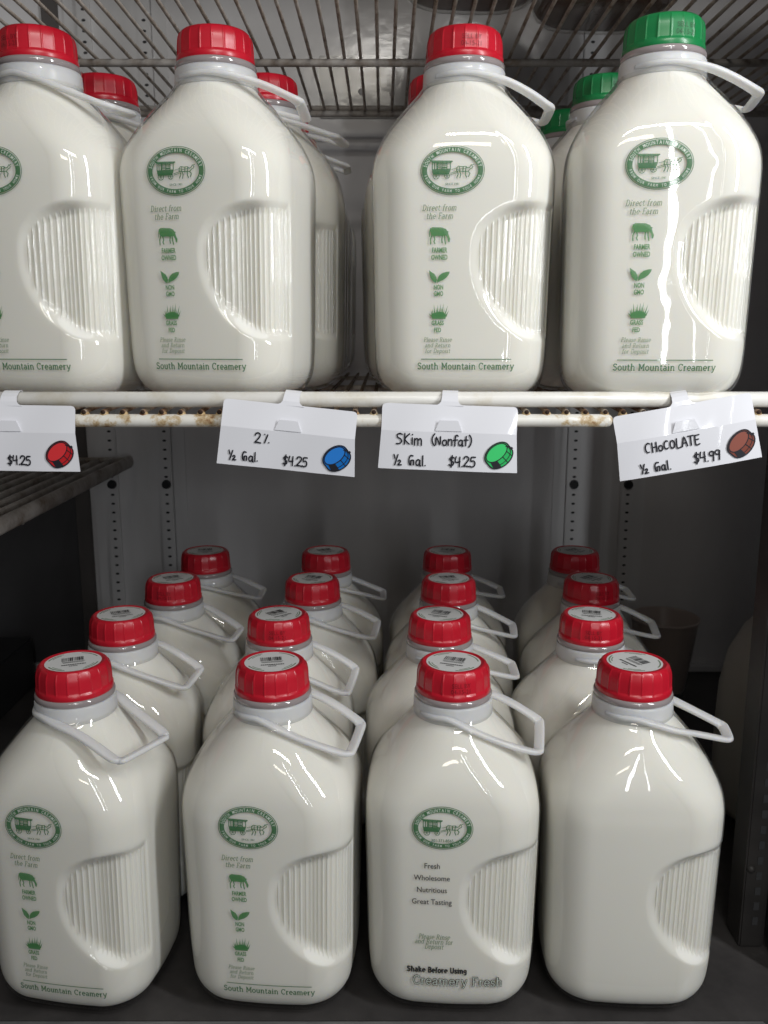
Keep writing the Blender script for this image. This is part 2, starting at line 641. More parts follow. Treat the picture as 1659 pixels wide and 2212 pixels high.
X_ = 0.66
SER = {  # advance, strokes (height 1 = capital, X_ = x height)
    'S': (0.66, [arc(.30, .76, .21, .21, 20, 270, 12) + arc(.30, .26, .23, .25, 90, -160, 12), [(.50, .99), (.50, .80)], [(.08, .0), (.08, .2)]]),
    'M': (1.0, [[(.16, 0), (.16, .97)], [(.84, .97), (.84, 0)], [(.20, .97), (.50, .22)], [(.50, .22), (.80, .97)], sf(.16, .02, .14), sf(.84, .02, .14), [(.02, .97), (.18, .97)], [(.82, .97), (.98, .97)]]),
    'C': (0.74, [arc(.40, .49, .32, .48, 45, 315, 16), [(.64, .99), (.64, .72)]]),
    'D': (0.80, [[(.18, 0), (.18, .97)], [(.03, .97), (.36, .97)] + arc(.36, .49, .34, .48, 90, -90, 12) + [(.03, .01)]]),
    'F': (0.66, [[(.18, 0), (.18, .97)], [(.03, .97), (.60, .97), (.60, .78)], [(.18, .52), (.46, .52)], sf(.18, .02, .15)]),
    'P': (0.68, [[(.18, 0), (.18, .97)], [(.03, .97), (.36, .97)] + arc(.36, .73, .24, .24, 90, -90, 8) + [(.18, .49)], sf(.18, .02, .15)]),
    'R': (0.78, [[(.18, 0), (.18, .97)], [(.03, .97), (.38, .97)] + arc(.38, .74, .23, .23, 90, -90, 8) + [(.18, .51)], [(.38, .50), (.64, .02), (.76, .02)], sf(.18, .02, .14)]),
    'B': (0.72, [[(.18, 0), (.18, .97)], [(.03, .97), (.38, .97)] + arc(.38, .75, .21, .22, 90, -90, 8) + [(.18, .53)], [(.36, .53)] + arc(.38, .27, .25, .26, 90, -90, 8) + [(.03, .01)]]),
    'U': (0.82, [[(.16, .97), (.16, .30)] + arc(.41, .28, .25, .27, 180, 360, 10) + [(.66, .97)], sf(.16, .97, .13), sf(.66, .97, .13)]),
    'o': (0.62, [arc(.31, .33, .25, .33, 0, 360, 18)]),
    'u': (0.70, [[(.04, X_), (.16, X_), (.16, .20)] + arc(.34, .19, .18, .19, 180, 340, 8), [(.44, X_), (.56, X_), (.56, .02), (.68, .02)]]),
    't': (0.44, [[(.18, .88), (.18, .16)] + arc(.30, .15, .12, .15, 180, 330, 6), [(.03, X_), (.40, X_)]]),
    'h': (0.72, [[(.03, .99), (.16, .99), (.16, 0)], arc(.36, .45, .20, .20, 170, 0, 8) + [(.56, 0)], sf(.16, .02, .12), sf(.56, .02, .12)]),
    'n': (0.72, [[(.03, X_), (.16, X_), (.16, 0)], arc(.36, .45, .20, .20, 170, 0, 8) + [(.56, 0)], sf(.16, .02, .12), sf(.56, .02, .12)]),
    'm': (1.06, [[(.03, X_), (.16, X_), (.16, 0)], arc(.34, .46, .18, .19, 170, 0, 8) + [(.52, 0)], arc(.70, .46, .18, .19, 170, 0, 8) + [(.88, 0)], sf(.16, .02, .11), sf(.52, .02, .11), sf(.88, .02, .11)]),
    'a': (0.60, [arc(.28, .46, .20, .20, 150, 0, 8) + [(.48, .02), (.60, .02)], arc(.26, .18, .19, .17, 60, 330, 10), [(.30, .36), (.48, .36)]]),
    'i': (0.36, [[(.04, X_), (.18, X_), (.18, 0)], sf(.18, .02, .14), [(.10, .90), (.25, .90)]]),
    'l': (0.36, [[(.04, .99), (.18, .99), (.18, 0)], sf(.18, .02, .14)]),
    'r': (0.52, [[(.03, X_), (.16, X_), (.16, 0)], arc(.36, .42, .20, .22, 170, 60, 6), sf(.16, .02, .13)]),
    'e': (0.60, [[(.07, .36), (.53, .36)] + arc(.30, .34, .24, .32, 5, 310, 14)]),
    'y': (0.66, [[(.10, X_), (.34, .02)], [(.58, X_), (.30, -.16), (.20, -.27), (.06, -.25)], sf(.10, X_, .10), sf(.58, X_, .10)]),
    'c': (0.54, [arc(.30, .33, .24, .33, 50, 310, 12), [(.47, .64), (.47, .48)]]),
    'f': (0.42, [[(.18, 0), (.18, .80)] + arc(.32, .82, .14, .17, 180, 40, 6), [(.03, X_), (.38, X_)], sf(.18, .02, .13)]),
    's': (0.50, [arc(.24, .49, .16, .16, 30, 270, 10) + arc(.24, .17, .18, .16, 90, -150, 10), [(.40, .66), (.40, .52)], [(.06, 0), (.06, .14)]]),
    'd': (0.70, [arc(.28, .33, .22, .32, 30, 330, 14), [(.38, .99), (.52, .99), (.52, .02), (.66, .02)]]),
    'p': (0.68, [[(.03, X_), (.16, X_), (.16, -.28)], arc(.38, .33, .22, .32, 150, -150, 14), sf(.16, -.27, .12)]),
    'g': (0.62, [arc(.28, .40, .20, .25, 0, 360, 14), [(.48, X_), (.48, -.06)] + arc(.28, -.08, .20, .18, 0, -150, 8)]),
    'k': (0.70, [[(.03, .99), (.16, .99), (.16, 0)], [(.16, .26), (.52, X_)], [(.30, .40), (.56, .02), (.66, .02)], sf(.16, .02, .12), sf(.50, X_, .09)]),
    ' ': (0.36, []),
}


def serif(ink, text, size, x, y, wd=0.13, align='CENTER', shear=0.0, mi=0, sx=1.0, outline=False):
    adv = [(SER[c][0] + 0.06) * size * sx for c in text]
    tot = sum(adv)
    px = x - (tot / 2 if align == 'CENTER' else 0)
    for c, a in zip(text, adv):
        for st in SER[c][1]:
            pts = [(px + (p[0] + shear * p[1]) * size * sx, y + p[1] * size) for p in st]
            ink.stroke(pts, wd * size, mi, round_cap=False)
            if outline:
                ink.stroke(pts, wd * size * 0.42, outline, round_cap=False)
        px += a
    return tot


# ------------------------------------------------------------------ prints on the glass
def on_bottle(x, z, lift):
    z = 0.1452 - (0.1440 - z) * 0.975
    return on_face(x, z, 0.00022 + lift)


def emblem_mesh(foot, name):
    ik = Ink()
    cx, cz = -0.0070, 0.1440
    a, b = 0.0200, 0.0152
    ik.ring((cx, cz), a, b, 0.00045, 0)                      # thin outer line
    ik.ring((cx, cz), a - 0.0009, b - 0.0009, 0.0032, 0)     # lettered band
    # letters reserved in the band
    def along(text, a0, a1, size, top, mi):
        n_ = len(text)
        # walk the ellipse by arc length
        rx, ry = a - 0.0025, b - 0.0025
        K = 200
        P = [(rx * math.cos(R(a0 + (a1 - a0) * k / K)), ry * math.sin(R(a0 + (a1 - a0) * k / K))) for k in range(K + 1)]
        D = [0]
        for k in range(K):
            D.append(D[-1] + math.dist(P[k], P[k + 1]))
        for i, ch in enumerate(text):
            if ch == ' ':
                continue
            d = D[-1] * (i + 0.5) / n_
            k = max(j for j in range(K) if D[j] <= d)
            px, py = P[k]
            tx, ty = P[k + 1][0] - P[k][0], P[k + 1][1] - P[k][1]
            l = math.hypot(tx, ty)
            tx, ty = tx / l, ty / l
            def fn(u, v, px=px, py=py, tx=tx, ty=ty):
                v -= size * 0.36
                return (cx + px + u * tx - v * ty, cz + py + u * ty + v * tx)
            sans(ik, ch, size, 0, 0, mi=mi, sx=0.72, bold=0.012, fn=fn)
    along('SOUTH MOUNTAIN CREAMERY', 172, 8, 0.0031, True, 1)
    along('FROM OUR FARM TO YOUR HOME', 192, 348, 0.0024, False, 1)
    # milk wagon
    def P(u, v):
        return (cx + u * 0.001, cz + v * 0.001)
    S_ = lambda pts, wd=0.28, mi=0: ik.stroke([P(*p) for p in pts], wd * 0.00135, mi)
    ik.poly([P(-12.6, -1.0), P(-1.5, -1.0), P(-1.2, 1.0), P(-12.6, 0.7)], 0)
    ik.poly([P(-12.0, -2.6), P(-2.4, -2.6), P(-1.6, -1.0), P(-12.6, -1.0)], 0)
    S_([(-13.2, 5.8), (-0.3, 5.4)], 0.6)
    S_([(-13.0, 5.6), (-12.6, 5.0), (-1.0, 4.7), (-0.3, 5.3)], 0.4)
    for u in (-12.6, -11.2, -9.8, -9.2, -6.6, -3.6, -1.4):
        S_([(u, 5.2), (u, 0.4)], 0.42)
    S_([(-9.0, 4.2), (-6.6, 4.2)]); S_([(-9.0, 2.0), (-6.6, 2.0)]); S_([(-6.4, 4.0), (-3.8, 4.0)]); S_([(-6.4, 1.6), (-3.6, 1.6)], 0.5)
    for u in (-8.4, -7.6, -5.8, -5.0, -4.4):
        S_([(u, 4.2), (u, 1.2)], 0.22)
    for u, r in ((-10.2, 2.1), (-3.4, 1.8)):
        ik.ring(P(u, -3.4), r * 0.001, r * 0.001, 0.00035, 0, 20)
        for k in range(6):
            t = k * math.pi / 3
            S_([(u, -3.4), (u + r * math.cos(t), -3.4 + r * math.sin(t))], 0.2)
    S_([(-1.2, -1.8), (3.2, -0.6)], 0.3); S_([(-0.6, 0.4), (3.6, 1.4)], 0.22); S_([(-1.2, -2.6), (2.6, -1.6)], 0.25)
    # pair of horses, drawn in line
    S_([(2.6, -0.6), (2.5, 1.4), (3.6, 2.4), (6.0, 2.0), (8.2, 2.2), (9.4, 1.2), (10.6, 1.6), (11.6, 3.2), (12.6, 2.0), (12.2, 1.2), (11.0, 0.6), (9.6, -0.8), (6.4, -0.9), (4.4, -0.5), (2.6, -0.6)], 0.36)
    S_([(4.4, 2.2), (4.2, -0.5)], 0.3); S_([(6.6, 2.0), (6.4, -0.9)], 0.45); S_([(8.4, 2.1), (8.0, -0.8)], 0.4)
    for leg in ([(3.0, -0.6), (3.6, -2.4), (2.6, -4.6)], [(4.4, -0.6), (5.2, -2.6), (4.6, -4.8)], [(8.2, -0.8), (8.0, -2.8), (8.8, -4.4)], [(9.6, -0.8), (10.8, -2.0), (10.0, -4.0)]):
        S_(leg, 0.42)
    S_([(11.8, 3.0), (13.2, 3.4)], 0.3); S_([(10.0, 1.4), (5.0, 0.6), (2.4, 0.2)], 0.22)
    if foot:
        sans(ik, foot, 0.0029, cx, cz - 0.0098, mi=0, sx=0.9, bold=0.01)
    else:
        sans(ik, 'SINCE 1981', 0.0019, cx, cz - 0.0090, mi=0, sx=0.95, bold=0.01)
    return ik.build(name, [M['ink_dark'], M['ink_pale']], on_bottle)


PX = -0.0146


def farm_prints():
    out = {}
    ik = Ink()
    serif(ik, 'Direct from', 0.0036, PX - 0.0003, 0.1195, 0.12, shear=0.22, sx=0.88)
    serif(ik, 'the Farm', 0.0036, PX, 0.1145, 0.12, shear=0.22, sx=0.88)
    out['slogan_lettering'] = ik.build('slogan_lettering', [M['ink_grey']], on_bottle)
    ik = Ink()
    c = lambda pts: [(PX + (u - 50) * 0.000128, 0.0982 + v * 0.000128) for u, v in pts]
    # grazing cow
    ik.poly(c([(4, 80), (14, 86), (62, 84), (82, 76), (90, 62), (96, 44), (103, 28), (99, 12), (93, 14), (89, 32), (82, 44), (74, 46), (62, 42), (40, 44), (28, 42), (10, 46), (4, 60)]))
    for l in ([(12, 46), (5, 28), (6, 4)], [(22, 44), (27, 26), (22, 16), (27, 6)], [(64, 44), (61, 24), (63, 10)], [(74, 46), (76, 24), (80, 4)]):
        ik.stroke(c(l), 0.0007)
    ik.stroke(c([(5, 80), (0, 62), (1, 40)]), 0.0004)
    ik.poly(c([(86, 68), (97, 62), (88, 58)]))
    for t, z in (('FARMER', 0.0934), ('OWNED', 0.0889)):
        sans(ik, t, 0.0043, PX, z, sx=0.62, bold=0.03)
    out['cow_icon'] = ik.build('cow_icon', [M['ink']], on_bottle)
    ik = Ink()
    c = lambda pts: [(PX + (u - 50) * 0.000136, 0.0738 + v * 0.000136) for u, v in pts]
    ik.poly(c([(2, 62), (16, 52), (28, 44), (37, 30), (40, 16), (36, 2), (24, 8), (12, 22), (6, 40)]))
    ik.poly(c([(40, 2), (42, 20), (50, 36), (64, 48), (84, 54), (100, 55), (96, 42), (86, 28), (70, 16), (54, 10)]))
    for t, z in (('NON', 0.0700), ('GMO', 0.0658)):
        sans(ik, t, 0.0042, PX - 0.0003, z, sx=0.62, bold=0.03)
    out['leaf_icon'] = ik.build('leaf_icon', [M['ink']], on_bottle)
    ik = Ink()
    c = lambda pts: [(PX + (u - 50) * 0.000122, 0.0510 + v * 0.000122) for u, v in pts]
    ik.poly(c([(16, 0), (86, 0), (90, 20), (76, 34), (50, 38), (26, 32), (12, 22)]))
    rnd = random.Random(3)
    for u0, u1, h in ((14, -2, 30), (18, 8, 46), (22, 16, 52), (30, 24, 78), (38, 40, 60), (46, 44, 74), (54, 60, 80), (60, 66, 62), (66, 76, 84), (74, 80, 54), (80, 98, 72), (86, 104, 46), (88, 96, 28)):
        ik.poly(c([(u0 - 4.5, 12), (u0 + 4.5, 12), (u1, h)]))
    for t, z in (('GRASS', 0.0470), ('FED', 0.0424)):
        sans(ik, t, 0.0041, PX - 0.0006, z, sx=0.66, bold=0.03)
    out['grass_icon'] = ik.build('grass_icon', [M['ink']], on_bottle)
    ik = Ink()
    for t, z in (('Please Rinse', 0.0362), ('and Return', 0.0325), ('for Deposit', 0.0288)):
        serif(ik, t, 0.0027, PX - 0.0004, z, 0.12, shear=0.2, sx=0.92)
    out['deposit_lettering'] = ik.build('deposit_lettering', [M['ink_grey']], on_bottle)
    ik = Ink()
    for k in range(24):
        x0, x1 = -0.0258 + 0.0586 * k / 24, -0.0258 + 0.0586 * (k + 1) / 24
        ik.poly([(x0, 0.0243), (x1, 0.0243), (x1, 0.0249), (x0, 0.0249)])
    serif(ik, 'South Mountain Creamery', 0.0042, 0.0035, 0.0180, 0.15, sx=0.955)
    out['maker_lettering'] = ik.build('maker_lettering', [M['ink_dark']], on_bottle)
    out['emblem'] = emblem_mesh(None, 'emblem')
    return out


def fresh_prints():
    out = {}
    ik = Ink()
    for t, z in (('Fresh', 0.1142), ('Wholesome', 0.1052), ('Nutritious', 0.0962), ('Great Tasting', 0.0872)):
        sans(ik, t, 0.0056, -0.0135, z, sx=0.86, bold=0.004)
    out['slogan_lettering'] = ik.build('slogan_lettering', [M['ink_black']], on_bottle)
    ik = Ink()
    for t, x, z in (('Please Rinse', 0.0002, 0.0606), ('and Return for', 0.0, 0.0568), ('Deposit', 0.0002, 0.0530)):
        serif(ik, t, 0.0036, -0.0118 + x, z, 0.11, shear=0.25, sx=0.80)
    out['deposit_lettering'] = ik.build('deposit_lettering', [M['ink_grey']], on_bottle)
    ik = Ink()
    serif(ik, 'Shake Before Using', 0.0039, -0.0093, 0.0345, 0.24, sx=0.90)
    serif(ik, 'Creamery Fresh', 0.0070, 0.0050, 0.0245, 0.20, sx=0.92, outline=1)
    out['maker_lettering'] = ik.build('maker_lettering', [M['ink_black'], M['ink_pale']], on_bottle)
    out['emblem'] = emblem_mesh('301-371-8565', 'phone_emblem')
    return out


FARM = farm_prints()
FRESH = fresh_prints()


# ------------------------------------------------------------------ cap, cap label, date, glass lip, handle
CAP_Z = 0.2192


def cap_mesh(mat_):
    bm = bmesh.new()
    prof = [(0.0236, 0.0), (0.0255, 0.0002), (0.0258, 0.0010), (0.0258, 0.0036), (0.0254, 0.0044), (0.0250, 0.0050), (0.0249, 0.0056), (0.0248, 0.0100),
            (0.0246, 0.0132), (0.0242, 0.0156), (0.0234, 0.0178), (0.0226, 0.0192), (0.0216, 0.0200), (0.0207, 0.0201), (0.0201, 0.0197), (0.0196, 0.0195), (0.0, 0.0194)]
    NP = 20
    def rf(r, z, a, j):
        if 0.0048 < z < 0.0185 and r > 0.0205:
            q = abs(((a / (2 * math.pi) * NP) % 1.0) - 0.5) * 2        # 1 at seams
            seam = max(0, (q - 0.86) / 0.14)
            r = r + 0.00050 * seam - 0.00025 * math.cos(q * math.pi / 2)
        return max(r, 0.0001)
    add_lathe(bm, prof, 320, 0, rfun=rf)
    return bm_mesh(bm, 'cap', mat_)


def label_mesh():
    ik = Ink()
    n_ = 64
    ik.disc((0, 0), 0.0188, 0, 64)
    g, k = 1, 2
    for a0, a1 in ((20, 70), (110, 160), (200, 250), (290, 340)):
        ik.ring((0, 0), 0.0175, 0.0175, 0.0010, g, 14, a0=R(a0), a1=R(a1))
    for a0, a1 in ((118, 150), (208, 240), (300, 332)):
        ik.ring((0, 0), 0.0156, 0.0156, 0.0007, g, 10, a0=R(a0), a1=R(a1))
    x = -0.0075
    rnd = random.Random(5)
    while x < 0.0070:                                   # bar code
        wd = rnd.choice((0.0003, 0.0003, 0.0006, 0.0009))
        ik.poly([(x, 0.0012), (x + wd, 0.0012), (x + wd, 0.0082), (x, 0.0082)], k)
        x += wd + rnd.choice((0.0003, 0.0004, 0.0006))
    for i, (y, l) in enumerate(((-0.0008, 0.0074), (-0.0022, 0.0066))):
        xx = -l
        while xx < l:
            wd = rnd.uniform(0.0004, 0.0009)
            ik.poly([(xx, y), (xx + wd, y), (xx + wd, y + 0.0007), (xx, y + 0.0007)], k)
            xx += wd + 0.0002
    xx = -0.0078
    while xx < 0.0075:
        wd = rnd.uniform(0.0008, 0.0015)
        ik.poly([(xx, -0.0068), (xx + wd, -0.0068), (xx + wd, -0.0053), (xx, -0.0053)], k)
        xx += wd + 0.0003
    xx = -0.0028
    while xx < 0.0025:
        wd = rnd.uniform(0.0006, 0.001)
        ik.poly([(xx, -0.0094), (xx + wd, -0.0094), (xx + wd, -0.0082), (xx, -0.0082)], k)
        xx += wd + 0.0003
    return ik.build('cap_label', [M['paper_label'], M['ink_grey'], M['ink_black']], lambda u, v, l: Vector((u, v, 0.0194 + 0.00015 + l)))


def stamp_mesh():
    ik = Ink()
    sans(ik, 'SELL BY', 0.0042, 0, 0.0103, sx=0.92)
    sans(ik, '04-15-21', 0.0042, 0, 0.0063, sx=0.92)
    def wrap(u, v, l):
        a = u / 0.0252 - math.pi / 2
        r = 0.02515 - max(0, v - 0.010) * 0.05 + l
        return Vector((r * math.cos(a), r * math.sin(a), v))
    return ik.build('date_stamp', [M['stamp']], wrap)


CAP_RED, CAP_GREEN = cap_mesh(M['red']), cap_mesh(M['green_cap'])
LABEL, STAMP = label_mesh(), stamp_mesh()


def lip_mesh():
    bm = bmesh.new()
    add_lathe(bm, [(0.0245, 0.2150), (0.0262, 0.2154), (0.0269, 0.2164), (0.0270, 0.2180), (0.0264, 0.2194), (0.0252, 0.2200), (0.0245, 0.2200), (0.0245, 0.2150)], 96)
    return bm_mesh(bm, 'glass_lip', M['lipglass'])


def throat_mesh():
    bm = bmesh.new()
    add_lathe(bm, [(0.0246, 0.2125), (0.0240, 0.2150), (0.0238, 0.2200), (0.0238, 0.2250), (0.0001, 0.2250)], 64)
    return bm_mesh(bm, 'throat', M['neck'])


LIP, THROAT = lip_mesh(), throat_mesh()


def catmull(pts, n_=6):
    pts = [Vector(p) for p in pts]
    out = []
    for i in range(len(pts) - 1):
        p0, p1, p2, p3 = pts[max(i - 1, 0)], pts[i], pts[i + 1], pts[min(i + 2, len(pts) - 1)]
        for k in range(n_):
            t = k / n_
            out.append(0.5 * (2 * p1 + (p2 - p0) * t + (2 * p0 - 5 * p1 + 4 * p2 - p3) * t * t + (3 * p1 - p0 - 3 * p2 + p3) * t**3))
    out.append(pts[-1])
    return out


def handle_mesh(droop, roll, bar=0.016, reach=0.060):
    """neck collar with its carrying loop along +x"""
    bm = bmesh.new()
    add_lathe(bm, [(0.0250, 0.2035), (0.0268, 0.2035), (0.0276, 0.2046), (0.0272, 0.2140), (0.0266, 0.2152), (0.0250, 0.2154), (0.0250, 0.2035)], 96)
    z0 = 0.2088
    P = []
    side = [(-0.018, 0.0165), (-0.010, 0.0240), (0.000, 0.0266), (0.012, 0.0270), (0.026, 0.0245), (0.040, 0.5 * (0.0245 + bar) + 0.0005), (reach - 0.006, bar + 0.0015), (reach - 0.0012, bar - 0.001), (reach, bar - 0.005)]
    pts = [(x, -y) for x, y in side] + [(x, y) for x, y in reversed(side)]
    for x, y in pts:
        t = max(0.0, x / reach)
        P.append((x, y, z0 - droop * t**1.25 + roll * (y / 0.027) * min(1, t * 1.6)))
    add_tube(bm, catmull(P, 5), 0.0036, 16, rad2=0.0019, sq=0.62, up=Vector((-0.30, 0, 1)).normalized())
    return bm_mesh(bm, 'handle', M['pe'])


H_STD = handle_mesh(0.017, 0.0)
HANDLES = {}


def get_handle(droop, roll, bar, reach):
    k = (droop, roll, bar, reach)
    if k not in HANDLES:
        HANDLES[k] = handle_mesh(*k)
    return HANDLES[k]


def make_bottle(label, group, loc, rz=0, cap='red', cap_rot=0, label_on=True, stamp=None, prints=None, haz=0, hd=(0.017, 0.0, 0.016, 0.060), milk=None):
    t = thing('milk_bottle', label, 'milk bottle', loc, R(rz), group)
    t.scale = (1, 1, 1.015 if loc[2] < -0.2 else 1.0)
    mesh_obj('glass_body', BODY, t)
    mesh_obj('milk', milk or MILK, t)
    mesh_obj('throat', THROAT, t)
    mesh_obj('glass_lip', LIP, t)
    h = mesh_obj('handle', get_handle(*hd), t)
    h.rotation_euler[2] = R(haz - rz)
    c = mesh_obj('cap', CAP_RED if cap == 'red' else CAP_GREEN, t)
    c.location = (0, 0, CAP_Z)
    if label_on:
        l = mesh_obj('cap_label', LABEL, c)
        l.rotation_euler[2] = R(cap_rot - rz)
    if stamp is not None:
        s = mesh_obj('date_stamp', STAMP, c)
        s.rotation_euler[2] = R(stamp - rz)
    for k, me in (prints or {}).items():
        mesh_obj(k, me, t)
    return t


FLOOR_Z = -0.4630
SHELF_Z = -0.0440
# ------------------------------------------------------------------ the cooler shell
WALL_Y = 1.175


def struct(name, bm, mt, smooth=False):
    o = mesh_obj(name, bm_mesh(bm, name, mt, smooth))
    return tag(o, kind='structure')


bm = bmesh.new()
add_box(bm, (-1.30, WALL_Y, FLOOR_Z - 0.05), (1.10, WALL_Y + 0.04, 0.58))
struct('back_wall', bm, M['wall'])
bm = bmesh.new()
add_box(bm, (-1.30, 0.5255, FLOOR_Z - 0.04), (1.10, WALL_Y - 0.0006, FLOOR_Z))
struct('floor', bm, M['floor'])
bm = bmesh.new()
add_box(bm, (-1.34, 0.50, FLOOR_Z - 0.05), (-1.3006, WALL_Y + 0.04, 0.58))
struct('left_wall', bm, M['dark_wall'])
bm = bmesh.new()
add_box(bm, (1.1006, 0.50, FLOOR_Z - 0.05), (1.14, WALL_Y + 0.04, 0.58))
struct('right_wall', bm, M['dark_wall'])
bm = bmesh.new()
add_box(bm, (-1.34, 0.45, 0.5806), (1.14, WALL_Y - 0.0006, 0.62))
struct('ceiling', bm, M['dark_wall'])
bm = bmesh.new()
add_box(bm, (-1.30, 0.495, FLOOR_Z - 0.045), (0.262, 0.5250, FLOOR_Z + 0.001), 0.0015)
tag(mesh_obj('front_lip', bm_mesh(bm, 'front_lip', M['lip'], False)), 'scuffed grey metal lip along the front edge of the cooler floor', 'metal trim')
bm = bmesh.new()
add_box(bm, (-1.2, WALL_Y - 0.012, FLOOR_Z + 0.0005), (1.1, WALL_Y - 0.0006, FLOOR_Z + 0.012), 0.002)
tag(mesh_obj('skirting', bm_mesh(bm, 'skirting', M['upright'], False)), 'thin pale metal skirting where the grey back wall meets the floor', 'skirting')


# wall uprights with two rows of holes
def upright(xc, label):
    t = thing('shelf_upright', label, 'shelf upright', (xc, WALL_Y, 0), 0, 'perforated uprights on the back wall')
    z0, z1 = FLOOR_Z + 0.013, 0.575
    bm = bmesh.new()
    add_box(bm, (-0.029, -0.004, z0), (0.029, -0.0006, z1))
    for s in (-1, 1):
        add_box(bm, (s * 0.0365 - 0.0085, -0.010, z0), (s * 0.0365 + 0.0085, -0.0006, z1), 0.0012)
        add_box(bm, (s * 0.054 - 0.0085, -0.003, z0), (s * 0.054 + 0.0085, -0.0006, z1), 0.0006)
    mesh_obj('channel', bm_mesh(bm, 'channel', M['upright'], False), t)
    for s in (-1, 1):
        bm = bmesh.new()
        z = z0 + 0.008
        while z < z1 - 0.01:
            r = bmesh.ops.create_circle(bm, cap_ends=True, radius=0.0026, segments=10, matrix=Matrix.Translation((s * 0.0365 + 0.001, -0.0103, z)) @ Matrix.Rotation(R(90), 4, 'X') @ Matrix.Diagonal((1.0, 0.62, 1, 1)))
            z += 0.0122
        mesh_obj('hole_row', bm_mesh(bm, 'hole_row', M['hole'], False), t)
    for s in (-1, 1):
        bm = bmesh.new()
        bmesh.ops.create_cone(bm, cap_ends=True, segments=20, radius1=0.0063, radius2=0.0052, depth=0.005, matrix=Matrix.Translation((s * 0.0365 + 0.001, -0.0128, -0.196)) @ Matrix.Rotation(R(90), 4, 'X'))
        mesh_obj('plug', bm_mesh(bm, 'plug', M['plug'], False), t)
    return t


upright(-0.3295, 'grey wall upright with two rows of holes at the end of the wire side shelf')
upright(0.2905, 'grey wall upright with two rows of holes behind the smoky brown cup')
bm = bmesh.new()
add_box(bm, (-1.29, WALL_Y - 0.004, FLOOR_Z + 0.013), (-0.4186, WALL_Y - 0.0006, -0.175))  # dark sheet on the wall: painted shade below the side shelf
struct('lower_wall_shade', bm, M['dark_wall'])
bm = bmesh.new()
add_box(bm, (-0.418, WALL_Y - 0.006, FLOOR_Z + 0.013), (-0.398, WALL_Y - 0.0006, 0.575), 0.001)  # dark strip stands in for the shadow in the wall seam
tag(mesh_obj('seam_shade_strip', bm_mesh(bm, 'seam_shade_strip', mat('dark_seam_shade', (0.10, 0.09, 0.085), 0.5), False)), 'narrow dark vertical strip painted as the shadow in the wall seam beside the upright', 'seam shadow strip')

t = thing('wall_plate', 'satin metal plate screwed to the back wall, catching a warm glint behind the overhead rack', 'metal plate', (-0.024, WALL_Y, 0.302))
bm = bmesh.new()
add_box(bm, (-0.056, -0.0035, -0.036), (0.056, -0.0006, 0.036), 0.001)
mesh_obj('plate', bm_mesh(bm, 'plate', M['plate'], False), t)
for sx, sz in ((-0.004, -0.006), (0.034, -0.008)):
    bm = bmesh.new()
    bmesh.ops.create_uvsphere(bm, u_segments=14, v_segments=8, radius=0.004, matrix=Matrix.Translation((sx, -0.0036, sz)) @ Matrix.Diagonal((1, 0.5, 1, 1)))
    mesh_obj('screw', bm_mesh(bm, 'screw', M['upright']), t)

# ------------------------------------------------------------------ wire shelves
# the middle shelf, on which the upper bottles stand
sh = thing('wire_shelf', 'white coated wire shelf with rust-stained rod ends carrying the upper row of bottles', 'wire shelf', (0, 0.568, SHELF_Z))
bm = bmesh.new()
add_tube(bm, [(-0.62, 0, 0.0037), (0.62, 0, 0.0037)], 0.0050, 16)
mesh_obj('top_rail', bm_mesh(bm, 'top_rail', M['rail']), sh)
for x0, x1 in ((-0.62, 0.1435), (0.226, 0.62)):
    bm = bmesh.new()
    xs = [x0 + (x1 - x0) * k / 24 for k in range(25)]
    pts = [(x, -0.0005, -0.0098) for x in xs]
    add_tube(bm, pts, 0.0042, 16)
    for sx in (x0, x1):
        bmesh.ops.create_uvsphere(bm, u_segments=16, v_segments=8, radius=0.00418, matrix=Matrix.Translation((sx, -0.0005, -0.0098)))
    mesh_obj('lower_rail', bm_mesh(bm, 'lower_rail', M['stained_rail']), sh)
bm = bmesh.new()
x = -0.60
rods_x = []
while x < 0.246:
    rods_x.append(x)
    x += 0.01236
for x in rods_x:
    j = random.uniform(-0.0006, 0.0006)
    add_tube(bm, [(x + j, -0.0022, -0.0042), (x + j, 0.02, -0.0030), (x, 0.06, -0.0019), (x, 0.52, -0.0019)], 0.0017, 8, mi=0)
    add_tube(bm, [(x + j, -0.0026, -0.0042), (x + j, -0.0019, -0.0042)], 0.0015, 8, mi=1)
    bmesh.ops.create_uvsphere(bm, u_segments=10, v_segments=6, radius=0.0031, matrix=Matrix.Translation((x + j, 0.0003, -0.0064)))
for f in bm.faces:
    if all(abs(v.co.z + 0.0064) < 0.0032 and abs(v.co.y - 0.0003) < 0.0032 for v in f.verts) and len(f.verts) <= 4 and f.material_index == 0:
        f.material_index = 2
mesh_obj('wire_deck', bm_mesh(bm, 'wire_deck', [M['rod'], M['rod_end'], M['weld']]), sh)
bm = bmesh.new()
for y in (0.12, 0.30, 0.50):
    add_tube(bm, [(-0.62, y, -0.0062), (0.245, y, -0.0062)], 0.0026, 8)
mesh_obj('cross_wire', bm_mesh(bm, 'cross_wire', M['rack']), sh)

